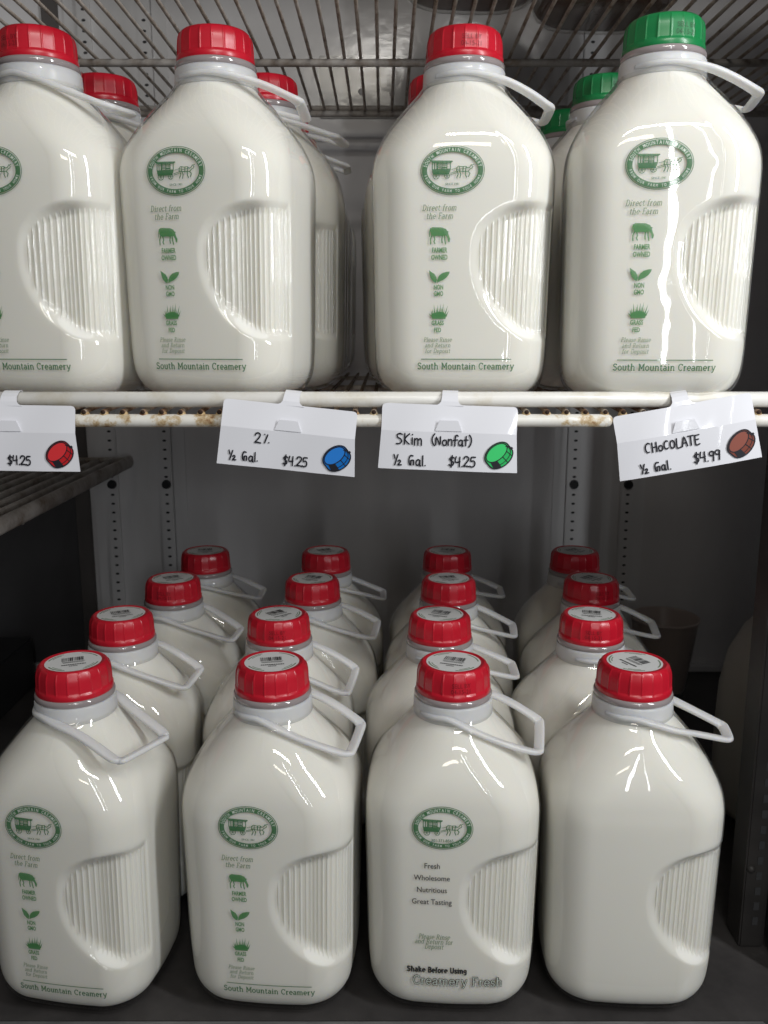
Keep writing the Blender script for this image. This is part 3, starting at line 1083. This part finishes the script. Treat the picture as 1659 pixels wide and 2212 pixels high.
# the rack overhead
RZ = 0.2590
sh = thing('wire_rack', 'dirty brownish wire rack overhead seen from below the bottle caps', 'wire rack', (0, 0, RZ))
bm = bmesh.new()
x = -0.76
while x < 0.72:
    j = random.uniform(-0.0012, 0.0012)
    add_tube(bm, [(x + j, 0.50, 0), (x + j * 0.5, 0.80, random.uniform(-0.0006, 0.0006)), (x, 1.105, 0)], 0.0016, 8)
    x += 0.0157
mesh_obj('wire_deck', bm_mesh(bm, 'wire_deck', M['rack']), sh)
bm = bmesh.new()
for y, r, dz in ((0.60, 0.0032, -0.005), (0.902, 0.0035, -0.0055), (1.098, 0.0035, -0.0055), (1.113, 0.0032, 0.004)):
    add_tube(bm, [(-0.77, y, dz), (0.73, y, dz)], r, 10)
mesh_obj('cross_wire', bm_mesh(bm, 'cross_wire', M['rack_pale']), sh)

# the side shelf at the left, lower down
sh = thing('side_shelf', 'grey wire side shelf in shadow below the tag with the red cap', 'wire shelf', (-0.335, 0, -0.163))
bm = bmesh.new()
add_tube(bm, [(0, 0.52, 0), (0, 1.15, 0)], 0.0048, 10, rad2=0.008)
add_tube(bm, [(-0.5, 1.146, 0.002), (0.0, 1.146, 0.002)], 0.004, 10)
add_tube(bm, [(-0.5, 0.80, -0.006), (0.0, 0.80, -0.006)], 0.0035, 10)
mesh_obj('shelf_frame', bm_mesh(bm, 'shelf_frame', M['rack_pale']), sh)
bm = bmesh.new()
x = -0.022
while x > -0.5:
    add_tube(bm, [(x, 0.53, 0.001), (x, 1.145, 0.001)], 0.0042, 8)
    x -= 0.0185
mesh_obj('wire_deck', bm_mesh(bm, 'wire_deck', M['rack_pale']), sh)

# ------------------------------------------------------------------ bottles on the wire shelf
UP = 'half-gallon milk bottles on the wire shelf'
UY = 0.633
ups = (0.012, 0.0, 0.016, 0.058)
make_bottle('red-capped bottle cut off by the left edge, standing above the red cap tag', UP, (-0.230, UY, SHELF_Z), -9, stamp=-24, prints=FARM, haz=-12, hd=(0.020, 0.002, 0.016, 0.058), cap_rot=30)
make_bottle('red-capped bottle in front on the wire shelf, between the red and blue cap tags', UP, (-0.112, UY, SHELF_Z), -13, prints=FARM, haz=-4, hd=(0.018, -0.004, 0.016, 0.058), cap_rot=70)
make_bottle('red-capped bottle in front on the wire shelf, right above the Skim (Nonfat) tag', UP, (0.0535, UY, SHELF_Z), -4, prints=FARM, haz=0, hd=(0.020, -0.004, 0.014, 0.056), stamp=6, cap_rot=10)
make_bottle('green-capped bottle in front on the wire shelf, above the chocolate tag', UP, (0.179, UY - 0.022, SHELF_Z), -7, cap='green', prints=FARM, haz=-6, hd=(0.018, -0.004, 0.014, 0.058), stamp=16, cap_rot=40)
DY = 0.1065
make_bottle('red-capped bottle on the wire shelf glimpsed between the two leftmost front bottles', UP, (-0.219, UY + DY, SHELF_Z), 0, haz=0, prints=None)
for k, lab in enumerate(('second red-capped bottle in the row between the red and blue cap tags',
                         'third red-capped bottle in the row between the red and blue cap tags',
                         'fourth red-capped bottle, a cap sliver, in the row between red and blue cap tags',
                         'rearmost red-capped bottle in the row between the red and blue cap tags')):
    make_bottle(lab, UP, (-0.0925 + (0, -0.001, -0.001, 0.0)[k], UY + DY * (k + 1), SHELF_Z), (-4, 2, 0, 3)[k], haz=(-12, 0, 90, 80)[k], cap_rot=k * 50)
for k, lab in enumerate(('red-capped bottle on the wire shelf just behind the one above the Skim (Nonfat) tag',
                         'third red-capped bottle in the row above the Skim (Nonfat) tag, a cap sliver')):
    make_bottle(lab, UP, (0.0445 - 0.004 * k, UY + DY * (k + 1), SHELF_Z), (2, -3)[k], haz=(60, 80)[k])
for k, lab in enumerate(('green-capped bottle on the wire shelf second in the row above the chocolate tag',
                         'green-capped bottle third and last in the row above the chocolate tag')):
    make_bottle(lab, UP, (0.1735 - 0.0065 * k, UY + DY * (k + 1), SHELF_Z), (-3, 4)[k], cap='green', haz=(70, 80)[k], stamp=(14, None)[k])

# ------------------------------------------------------------------ bottles on the cooler floor
LO = 'half-gallon milk bottles on the cooler floor'
LX = [(-0.2145, -0.0774, 0.0480, 0.1730), (-0.2126, -0.0853, 0.0453, 0.1680), (-0.1960, -0.0665, 0.0600, 0.1926), (-0.1870, -0.0610, 0.0663, 0.2000)]
LY0, LDY = 0.575, 0.1065
who = ('leftmost column', 'second column from left', 'Creamery Fresh column', 'rightmost column')
rowname = ('front', 'second', 'third', 'back')
FRONT_LAB = ('front bottle on the cooler floor with its white handle hanging forward, leftmost',
             'front bottle on the cooler floor with the farm icons, second from the left',
             'front bottle on the cooler floor lettered Great Tasting and Creamery Fresh',
             'front bottle on the cooler floor with a plain unprinted face, beside the slotted post')
ROTS = [(-9, -5, -3, -3), (3, -2, 2, 4), (0, 3, -2, 2), (2, 0, 4, -3)]
HAZ = [(-30, -14, -10, -8), (-12, -10, 0, 10), (-10, -8, -4, -4), (-2, 0, 0, 0)]
LROT = [(20, 10, -20, -62), (24, 40, -24, -14), (30, -20, 12, 40), (10, 25, -15, 35)]
STMP = [(None, None, 8, None), (None, 4, None, -8), (-6, None, None, 12), (None, None, None, None)]
HDS = [((0.019, 0.000, 0.021, 0.063), (0.020, 0.007, 0.016, 0.060), (0.020, 0.008, 0.016, 0.060), (0.018, 0.003, 0.010, 0.064)),
       ((0.020, 0.004, 0.016, 0.060), (0.023, 0.006, 0.018, 0.060), (0.018, 0.002, 0.014, 0.061), (0.020, 0.004, 0.012, 0.062)),
       ((0.021, 0.003, 0.014, 0.060), (0.017, 0.005, 0.016, 0.059), (0.019, 0.004, 0.013, 0.061), (0.018, 0.006, 0.014, 0.060)),
       ((0.016, 0.002, 0.014, 0.058), (0.018, 0.000, 0.015, 0.060), (0.015, 0.003, 0.013, 0.057), (0.017, 0.002, 0.016, 0.059))]
for r in range(4):
    for c in range(4):
        if r == 0:
            lab = FRONT_LAB[c]
        else:
            lab = 'red-capped bottle on the cooler floor, %s in the %s' % (('second from the front', 'third from the front', 'rearmost')[r - 1], who[c])
        pr = None
        if r == 0:
            pr = (FARM, FARM, FRESH, None)[c]
        make_bottle(lab, LO, (LX[r][c], LY0 + LDY * r, FLOOR_Z), ROTS[r][c], cap_rot=LROT[r][c], stamp=STMP[r][c], prints=pr, haz=HAZ[r][c], hd=HDS[r][c])

# chocolate milk on the rack overhead: only the bases show between the wires
CH = MILK.copy()
CH.materials.clear()
CH.materials.append(M['choc'])
for x, y, lab in ((0.072, 0.765, 'dark brown bottle base on the overhead rack, above the Skim (Nonfat) bottle'),
                  (0.186, 0.815, 'dark brown bottle base seen through the overhead rack beside the green cap')):
    make_bottle(lab, 'brown bottles on the overhead rack', (x, y, RZ + 0.0022), 5, milk=CH)

# ------------------------------------------------------------------ tags
def glyph(pts_list):
    return pts_list


HW = {  # handwriting, height 1
    '2': (.62, [[(.02, .74), (.10, .94), (.30, 1.0), (.48, .88), (.46, .66), (.26, .34), (.02, .03), (.28, .05), (.56, .0)]]),
    '4': (.62, [[(.10, 1.0), (.04, .48), (.50, .52)], [(.46, .98), (.44, .02)]]),
    '5': (.60, [[(.52, .98), (.14, .96), (.10, .58), (.34, .62), (.50, .42), (.44, .12), (.20, .0), (.02, .08)]]),
    '9': (.56, [[(.44, .90), (.24, .98), (.06, .80), (.14, .58), (.34, .56), (.46, .74), (.46, .92), (.42, .40), (.38, .0)]]),
    '$': (.60, [[(.48, .86), (.28, .94), (.08, .78), (.22, .58), (.44, .40), (.38, .16), (.20, .10), (.02, .18)], [(.30, 1.1), (.24, -.06)]]),
    '.': (.24, [[(.08, .04), (.09, .05)]]),
    '(': (.40, [[(.30, 1.12), (.12, .82), (.06, .48), (.14, .14), (.30, -.10)]]),
    ')': (.40, [[(.06, 1.12), (.24, .84), (.28, .46), (.18, .10), (.04, -.10)]]),
    'S': (.70, [[(.54, .92), (.34, 1.0), (.10, .88), (.14, .64), (.40, .50), (.50, .28), (.34, .06), (.04, .04)]]),
    'K': (.68, [[(.10, 1.0), (.08, .0)], [(.52, .98), (.12, .48), (.50, .02)]]),
    'i': (.30, [[(.12, .62), (.12, .02)], [(.13, .92), (.14, .93)]]),
    'm': (.86, [[(.06, .62), (.06, .0)], [(.06, .44), (.22, .62), (.36, .52), (.38, .0)], [(.38, .44), (.54, .62), (.68, .50), (.70, .0)]]),
    'N': (.70, [[(.06, .0), (.08, .80), (.48, .06), (.52, .86)]]),
    'o': (.56, [arc(.24, .30, .20, .28, 90, 450, 12)]),
    'n': (.58, [[(.06, .62), (.06, .0)], [(.06, .42), (.24, .62), (.40, .50), (.42, .0)]]),
    'f': (.48, [[(.44, .98), (.30, 1.08), (.18, .90), (.16, -.02)], [(.0, .56), (.40, .60)]]),
    'a': (.58, [[(.42, .54), (.22, .60), (.06, .36), (.12, .08), (.32, .10), (.42, .40), (.42, .56), (.44, .02), (.50, .02)]]),
    't': (.48, [[(.22, .96), (.20, .02)], [(.02, .58), (.42, .60)]]),
    'G': (.70, [[(.46, .92), (.22, .94), (.08, .60), (.10, .16), (.26, .02)], [(.26, .46), (.52, .48), (.50, .02)], [(.26, .46), (.26, .1)]]),
    'l': (.28, [[(.12, 1.0), (.12, .02)]]),
    'C': (.66, [[(.50, .90), (.30, .98), (.10, .72), (.06, .36), (.18, .06), (.40, .04)]]),
    'H': (.66, [[(.08, .98), (.08, .0)], [(.48, .98), (.48, .0)], [(.08, .48), (.48, .52)]]),
    'O': (.64, [arc(.28, .44, .22, .40, 90, 450, 14)]),
    'c': (.60, [[(.44, .82), (.26, .88), (.08, .62), (.08, .24), (.26, .04), (.44, .12)]]),
    'L': (.56, [[(.10, .98), (.08, .04), (.46, .04)]]),
    'A': (.68, [[(.04, .0), (.28, .96), (.56, .0)], [(.14, .34), (.46, .36)]]),
    'T': (.62, [[(.28, .96), (.26, .0)], [(.0, .96), (.56, .98)]]),
    'E': (.60, [[(.08, .98), (.08, .02), (.48, .04)], [(.08, .52), (.40, .54)], [(.08, .96), (.50, .99)]]),
    '%': (.62, [[(.10, .92), (.11, .91)], [(.40, .90), (.12, .02)], [(.54, .06), (.55, .07)]]),
    '½': (1.0, [[(.06, 1.0), (.16, .62)], [(.46, 1.0), (.16, .0)], [(.48, .38), (.60, .48), (.72, .40), (.66, .22), (.48, .02), (.82, .02)]]),
    ' ': (.45, []),
}


def hand(ik, text, size, x, y, wd, mi=0, seed=0):
    rnd = random.Random(seed)
    px = x
    for ch in text:
        adv, sts = HW[ch]
        dy = rnd.uniform(-0.04, 0.04)
        k = rnd.uniform(0.95, 1.05)
        for st in sts:
            pts = [Vector((px + p[0] * size * k, y + (p[1] + dy) * size)) for p in st]
            sm = catmull([(p.x, p.y, 0) for p in pts], 4) if len(pts) > 2 else [Vector((p.x, p.y, 0)) for p in pts]
            ik.stroke([(p.x, p.y) for p in sm], wd, mi)
        px += adv * size


def cap_picture(ik, cx, cy, s, mi_fill, mi_light, mi_line):
    """drawing of a bottle cap lying on its side; units of about 1 cm half width"""
    ca, sa = math.cos(R(42)), math.sin(R(42))
    def E(t, rx, ry, ox, oy):
        u, v = rx * math.cos(t), ry * math.sin(t)
        return (cx + s * (ox + u * ca - v * sa), cy + s * (oy + u * sa + v * ca))
    T = [2 * math.pi * k / 40 for k in range(40)]
    top = [E(t, 1.12, 0.70, -0.10, 0.10) for t in T]
    base = [E(t, 1.12, 0.72, 0.22, -0.26) for t in T]
    # hull of the two ellipses
    allp = sorted(set(top + base))
    def half(ps):
        h = []
        for p in ps:
            while len(h) > 1 and (h[-1][0] - h[-2][0]) * (p[1] - h[-2][1]) - (h[-1][1] - h[-2][1]) * (p[0] - h[-2][0]) <= 0:
                h.pop()
            h.append(p)
        return h
    hull = half(allp)[:-1] + half(allp[::-1])[:-1]
    ik.poly(hull, mi_fill)
    ik.poly([E(t, 0.98, 0.57, -0.12, 0.12) for t in T], mi_light)
    lw = s * 0.075
    ik.stroke(hull + [hull[0]], lw * 1.3, mi_line)
    ik.stroke([E(t, 0.98, 0.57, -0.12, 0.12) for t in T + [0]], lw, mi_line)
    for d in (-150, -115, -80, -45, -10, 20):
        t = R(d)
        ik.stroke([E(t, 0.98, 0.57, -0.12, 0.12), E(t, 1.12, 0.72, 0.20, -0.24)], lw * 0.8, mi_line)
    # shadowed facet
    ik.poly([E(R(-112), 0.98, 0.57, -0.12, 0.12), E(R(-148), 0.98, 0.57, -0.12, 0.12), E(R(-150), 1.12, 0.72, 0.2, -0.24), E(R(-130), 1.12, 0.72, 0.21, -0.25), E(R(-112), 1.12, 0.72, 0.21, -0.25)], mi_line)
    ik.stroke([E(t, 1.02, 0.62, 0.12, -0.15) for t in [R(a) for a in range(-150, 40, 10)]], lw * 0.7, mi_line)
    # little tear tab
    ik.poly([E(R(-8), 1.10, 0.70, 0.20, -0.24), E(R(8), 1.10, 0.70, 0.20, -0.24), E(R(6), 1.26, 0.86, 0.20, -0.24), E(R(-6), 1.26, 0.86, 0.20, -0.24)], mi_line)


def make_tag(label, x, roll, yaw, write, ink_key, curl=0.0, lean=0.0, twist=0.0, cap_at=(0.0318, -0.0298), cap_s=0.0078):
    RAIL_Y, RAIL_Z = 0.568, SHELF_Z + 0.0037
    t = thing('price_tag', label, 'price tag', (x, RAIL_Y, RAIL_Z), 0, 'price tags hooked on the shelf rail')
    HWID, UPH, LOH = 0.0428, 0.0170, 0.0246
    z_top = -0.0028                 # top edge of the panel below the rail axis
    y_f = -0.0098                   # plane in front of the rails
    Rm = Matrix.Rotation(R(yaw), 4, 'Z') @ Matrix.Rotation(R(roll), 4, 'Y')
    def surf(u, v, lift=0.0):
        """u across, v down from the panel's top edge (m)"""
        if v < UPH:
            y = y_f - 0.20 * v
        else:
            y = y_f - 0.20 * UPH + (0.02 + lean) * (v - UPH)
        q = u / HWID
        y += -curl * q * q + twist * q * (v / (UPH + LOH)) * 0.004
        y += 0.0004 * math.sin(5 * q + 60 * v)
        p = Vector((u, y - lift, z_top - v))
        return Rm @ p
    bm = bmesh.new()
    vlist = [0.0, 0.0004, 0.001, 0.002, 0.0035] + [0.0035 + (UPH - 0.0035) * k / 5 for k in range(1, 6)] + [UPH + LOH * k / 9 for k in range(1, 10)]
    NU = 40
    rows = []
    for v in vlist:
        rr = 0.0026
        hw = HWID - (rr - math.sqrt(max(0, rr * rr - (rr - v) ** 2)) if v < rr else 0)
        if v > UPH:
            hw += 0.0016 * (v - UPH) / LOH
        rows.append([bm.verts.new(surf(-hw + 2 * hw * k / NU, v)) for k in range(NU + 1)])
    # little turned-back flap along the bottom
    rows.append([bm.verts.new(surf(-HWID * 0.98 + 2 * HWID * 0.98 * k / NU, UPH + LOH - 0.003, -0.0035)) for k in range(NU + 1)])
    for A, B in zip(rows, rows[1:]):
        for k in range(NU):
            bm.faces.new((A[k], A[k + 1], B[k + 1], B[k]))
    # hook over the rail
    path = [(y_f, z_top - 0.0005, 0.0088), (y_f + 0.0003, z_top + 0.0008, 0.0064), (y_f + 0.0006, z_top + 0.0022, 0.0054), (y_f + 0.0022, 0.0026, 0.0050), (-0.0046, 0.0046, 0.0050), (-0.0018, 0.0057, 0.0050), (0.0012, 0.0058, 0.0050), (0.0045, 0.0042, 0.0048), (0.0056, 0.0005, 0.0046), (0.0056, -0.006, 0.0042)]
    prev = None
    for y, z, hw in path:
        ring = [bm.verts.new(Rm @ Vector((-hw + 2 * hw * k / 6, y - 0.00025, z))) for k in range(7)]
        if prev:
            for k in range(6):
                bm.faces.new((prev[k], prev[k + 1], ring[k + 1], ring[k]))
        prev = ring
    # die-cut flap standing out of the upper panel
    fl = [surf(-0.0058, 0.0095, 0.0017), surf(0.0058, 0.0095, 0.0017), surf(0.0085, UPH - 0.0008, 0.0003), surf(-0.0085, UPH - 0.0008, 0.0003)]
    fl = [bm.verts.new(p) for p in fl]
    bm.faces.new(fl)
    card = mesh_obj('card', bm_mesh(bm, 'card', M['card']), t)
    sol = card.modifiers.new('thickness', 'SOLIDIFY')
    sol.thickness = 0.00035
    sol.offset = -1
    me = card.data
    # keep the crease between the panels crisp
    card.data.polygons.foreach_set('use_smooth', [True] * len(me.polygons))
    es = card.modifiers.new('crease', 'EDGE_SPLIT')
    es.split_angle = R(10)
    place = lambda u, v, l: surf(u, -v, 0.00055 + l)
    ik = Ink()
    write(ik)
    ik.build('handwriting', [M['marker']], place, t)
    ik = Ink()
    cap_picture(ik, cap_at[0], cap_at[1], cap_s, 0, 1, 2)
    ik.build('cap_drawing', [M[ink_key], M[ink_key + '_light'], M['marker']], place, t)
    return t


PW = 0.0009


def w_red(ik):
    hand(ik, '$4.25', 0.0057, -0.0015, -0.0375, PW, seed=1)


def w_2(ik):
    hand(ik, '2', 0.0064, -0.0205, -0.0258, PW, seed=2)
    hand(ik, '%', 0.0060, -0.0150, -0.0255, PW, seed=2)
    hand(ik, '½ Gal.', 0.0060, -0.0370, -0.0380, PW, seed=3)
    hand(ik, '$4.25', 0.0060, -0.0020, -0.0382, PW, seed=4)


def w_skim(ik):
    hand(ik, 'SKim', 0.0068, -0.0330, -0.0255, PW, seed=5)
    hand(ik, '(Nonfat)', 0.0062, -0.0105, -0.0252, PW, seed=6)
    hand(ik, '½ Gal.', 0.0066, -0.0345, -0.0388, PW, seed=7)
    hand(ik, '$4.25', 0.0064, 0.0010, -0.0385, PW, seed=8)


def w_choc(ik):
    hand(ik, 'CHocOLATE', 0.0062, -0.0265, -0.0260, PW, seed=9)
    hand(ik, '½ Gal.', 0.0060, -0.0310, -0.0390, PW, seed=10)
    hand(ik, '$4.99', 0.0064, 0.0025, -0.0380, PW, seed=11)


make_tag('white price tag with a red cap drawing, cut off by the left edge', -0.2375, 0.6, 0, w_red, 'tag_red', curl=0.001)
make_tag('white price tag handwritten 2% with a blue cap drawing', -0.0580, 5.5, -4, w_2, 'tag_blue', curl=0.0006, twist=0.3, lean=0.08)
make_tag('white price tag handwritten Skim (Nonfat) with a bright green cap drawing', 0.0425, 1.4, -5.5, w_skim, 'tag_green', curl=-0.0011)
make_tag('tilted white price tag handwritten CHOCOLATE $4.99 with a brown cap drawing', 0.1885, -11.0, -6, w_choc, 'tag_brown', curl=-0.0020)

# ------------------------------------------------------------------ things in the dark corners
t = thing('plastic_cup', 'smoky brown plastic cup standing on the cooler floor by the back wall', 'cup', (0.362, 1.085, FLOOR_Z))
bm = bmesh.new()
add_lathe(bm, [(0.0290, 0.012), (0.0300, 0.013), (0.0420, 0.104), (0.0434, 0.1055), (0.0436, 0.1075), (0.0424, 0.1085), (0.0408, 0.1065), (0.0284, 0.0150), (0.0001, 0.0150)], 64)
mesh_obj('cup_wall', bm_mesh(bm, 'cup_wall', M['cup']), t)
bm = bmesh.new()
add_lathe(bm, [(0.0001, 0.0004), (0.0270, 0.0004), (0.0284, 0.002), (0.0292, 0.0116), (0.0001, 0.0118)], 64)
mesh_obj('cup_base', bm_mesh(bm, 'cup_base', M['cup_base']), t)

t = thing('plastic_jug', 'hazy grey jug in deep shadow behind the slotted post at the right edge', 'jug', (0.4050, 0.800, FLOOR_Z))
bm = bmesh.new()
add_lathe(bm, [(0.0001, 0.0004), (0.060, 0.0004), (0.0735, 0.006), (0.0770, 0.016), (0.0772, 0.085), (0.0760, 0.125), (0.0700, 0.158), (0.0580, 0.184), (0.0400, 0.204), (0.0260, 0.214), (0.0220, 0.220), (0.0220, 0.236)], 64)
mesh_obj('jug_body', bm_mesh(bm, 'jug_body', M['jug']), t)
bm = bmesh.new()
add_lathe(bm, [(0.0232, 0.2362), (0.0240, 0.237), (0.0240, 0.250), (0.0230, 0.2515), (0.0001, 0.2515)], 48)
mesh_obj('lid', bm_mesh(bm, 'lid', M['pe']), t)

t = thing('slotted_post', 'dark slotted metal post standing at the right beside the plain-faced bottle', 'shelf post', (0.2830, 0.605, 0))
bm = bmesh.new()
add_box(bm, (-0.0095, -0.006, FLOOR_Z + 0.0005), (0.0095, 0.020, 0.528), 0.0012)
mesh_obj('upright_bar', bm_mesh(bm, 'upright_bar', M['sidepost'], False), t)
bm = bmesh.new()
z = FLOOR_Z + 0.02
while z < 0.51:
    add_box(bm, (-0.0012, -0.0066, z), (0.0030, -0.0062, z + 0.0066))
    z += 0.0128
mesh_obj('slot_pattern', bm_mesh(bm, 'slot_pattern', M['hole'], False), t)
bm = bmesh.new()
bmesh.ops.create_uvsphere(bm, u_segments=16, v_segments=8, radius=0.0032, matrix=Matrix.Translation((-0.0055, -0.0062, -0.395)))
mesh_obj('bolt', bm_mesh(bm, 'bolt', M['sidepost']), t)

bm = bmesh.new()
add_box(bm, (0.2935, 0.560, FLOOR_Z + 0.0005), (0.69, 0.600, 0.528), 0.006)  # visible edge is frame; unseen width added to keep lamps off right wall
tag(mesh_obj('door_frame_light_block', bm_mesh(bm, 'door_frame_light_block', M['navy'], False)), 'dark navy door frame edge beside the slotted post, widened out of view to block light', 'door frame')

t = thing('vent_grille', 'black slatted vent grille in shadow at the lower left', 'vent', (-0.62, 1.00, FLOOR_Z))
bm = bmesh.new()
add_box(bm, (-0.24, 0.0, 0.0006), (0.150, 0.12, 0.068), 0.002)
mesh_obj('vent_box', bm_mesh(bm, 'vent_box', M['vent'], False), t)
bm = bmesh.new()
for k in range(7):
    add_box(bm, (-0.235, -0.010, 0.004 + k * 0.0095), (0.145, -0.0006, 0.008 + k * 0.0095), 0.0006)
mesh_obj('slats', bm_mesh(bm, 'slats', M['vent'], False), t)
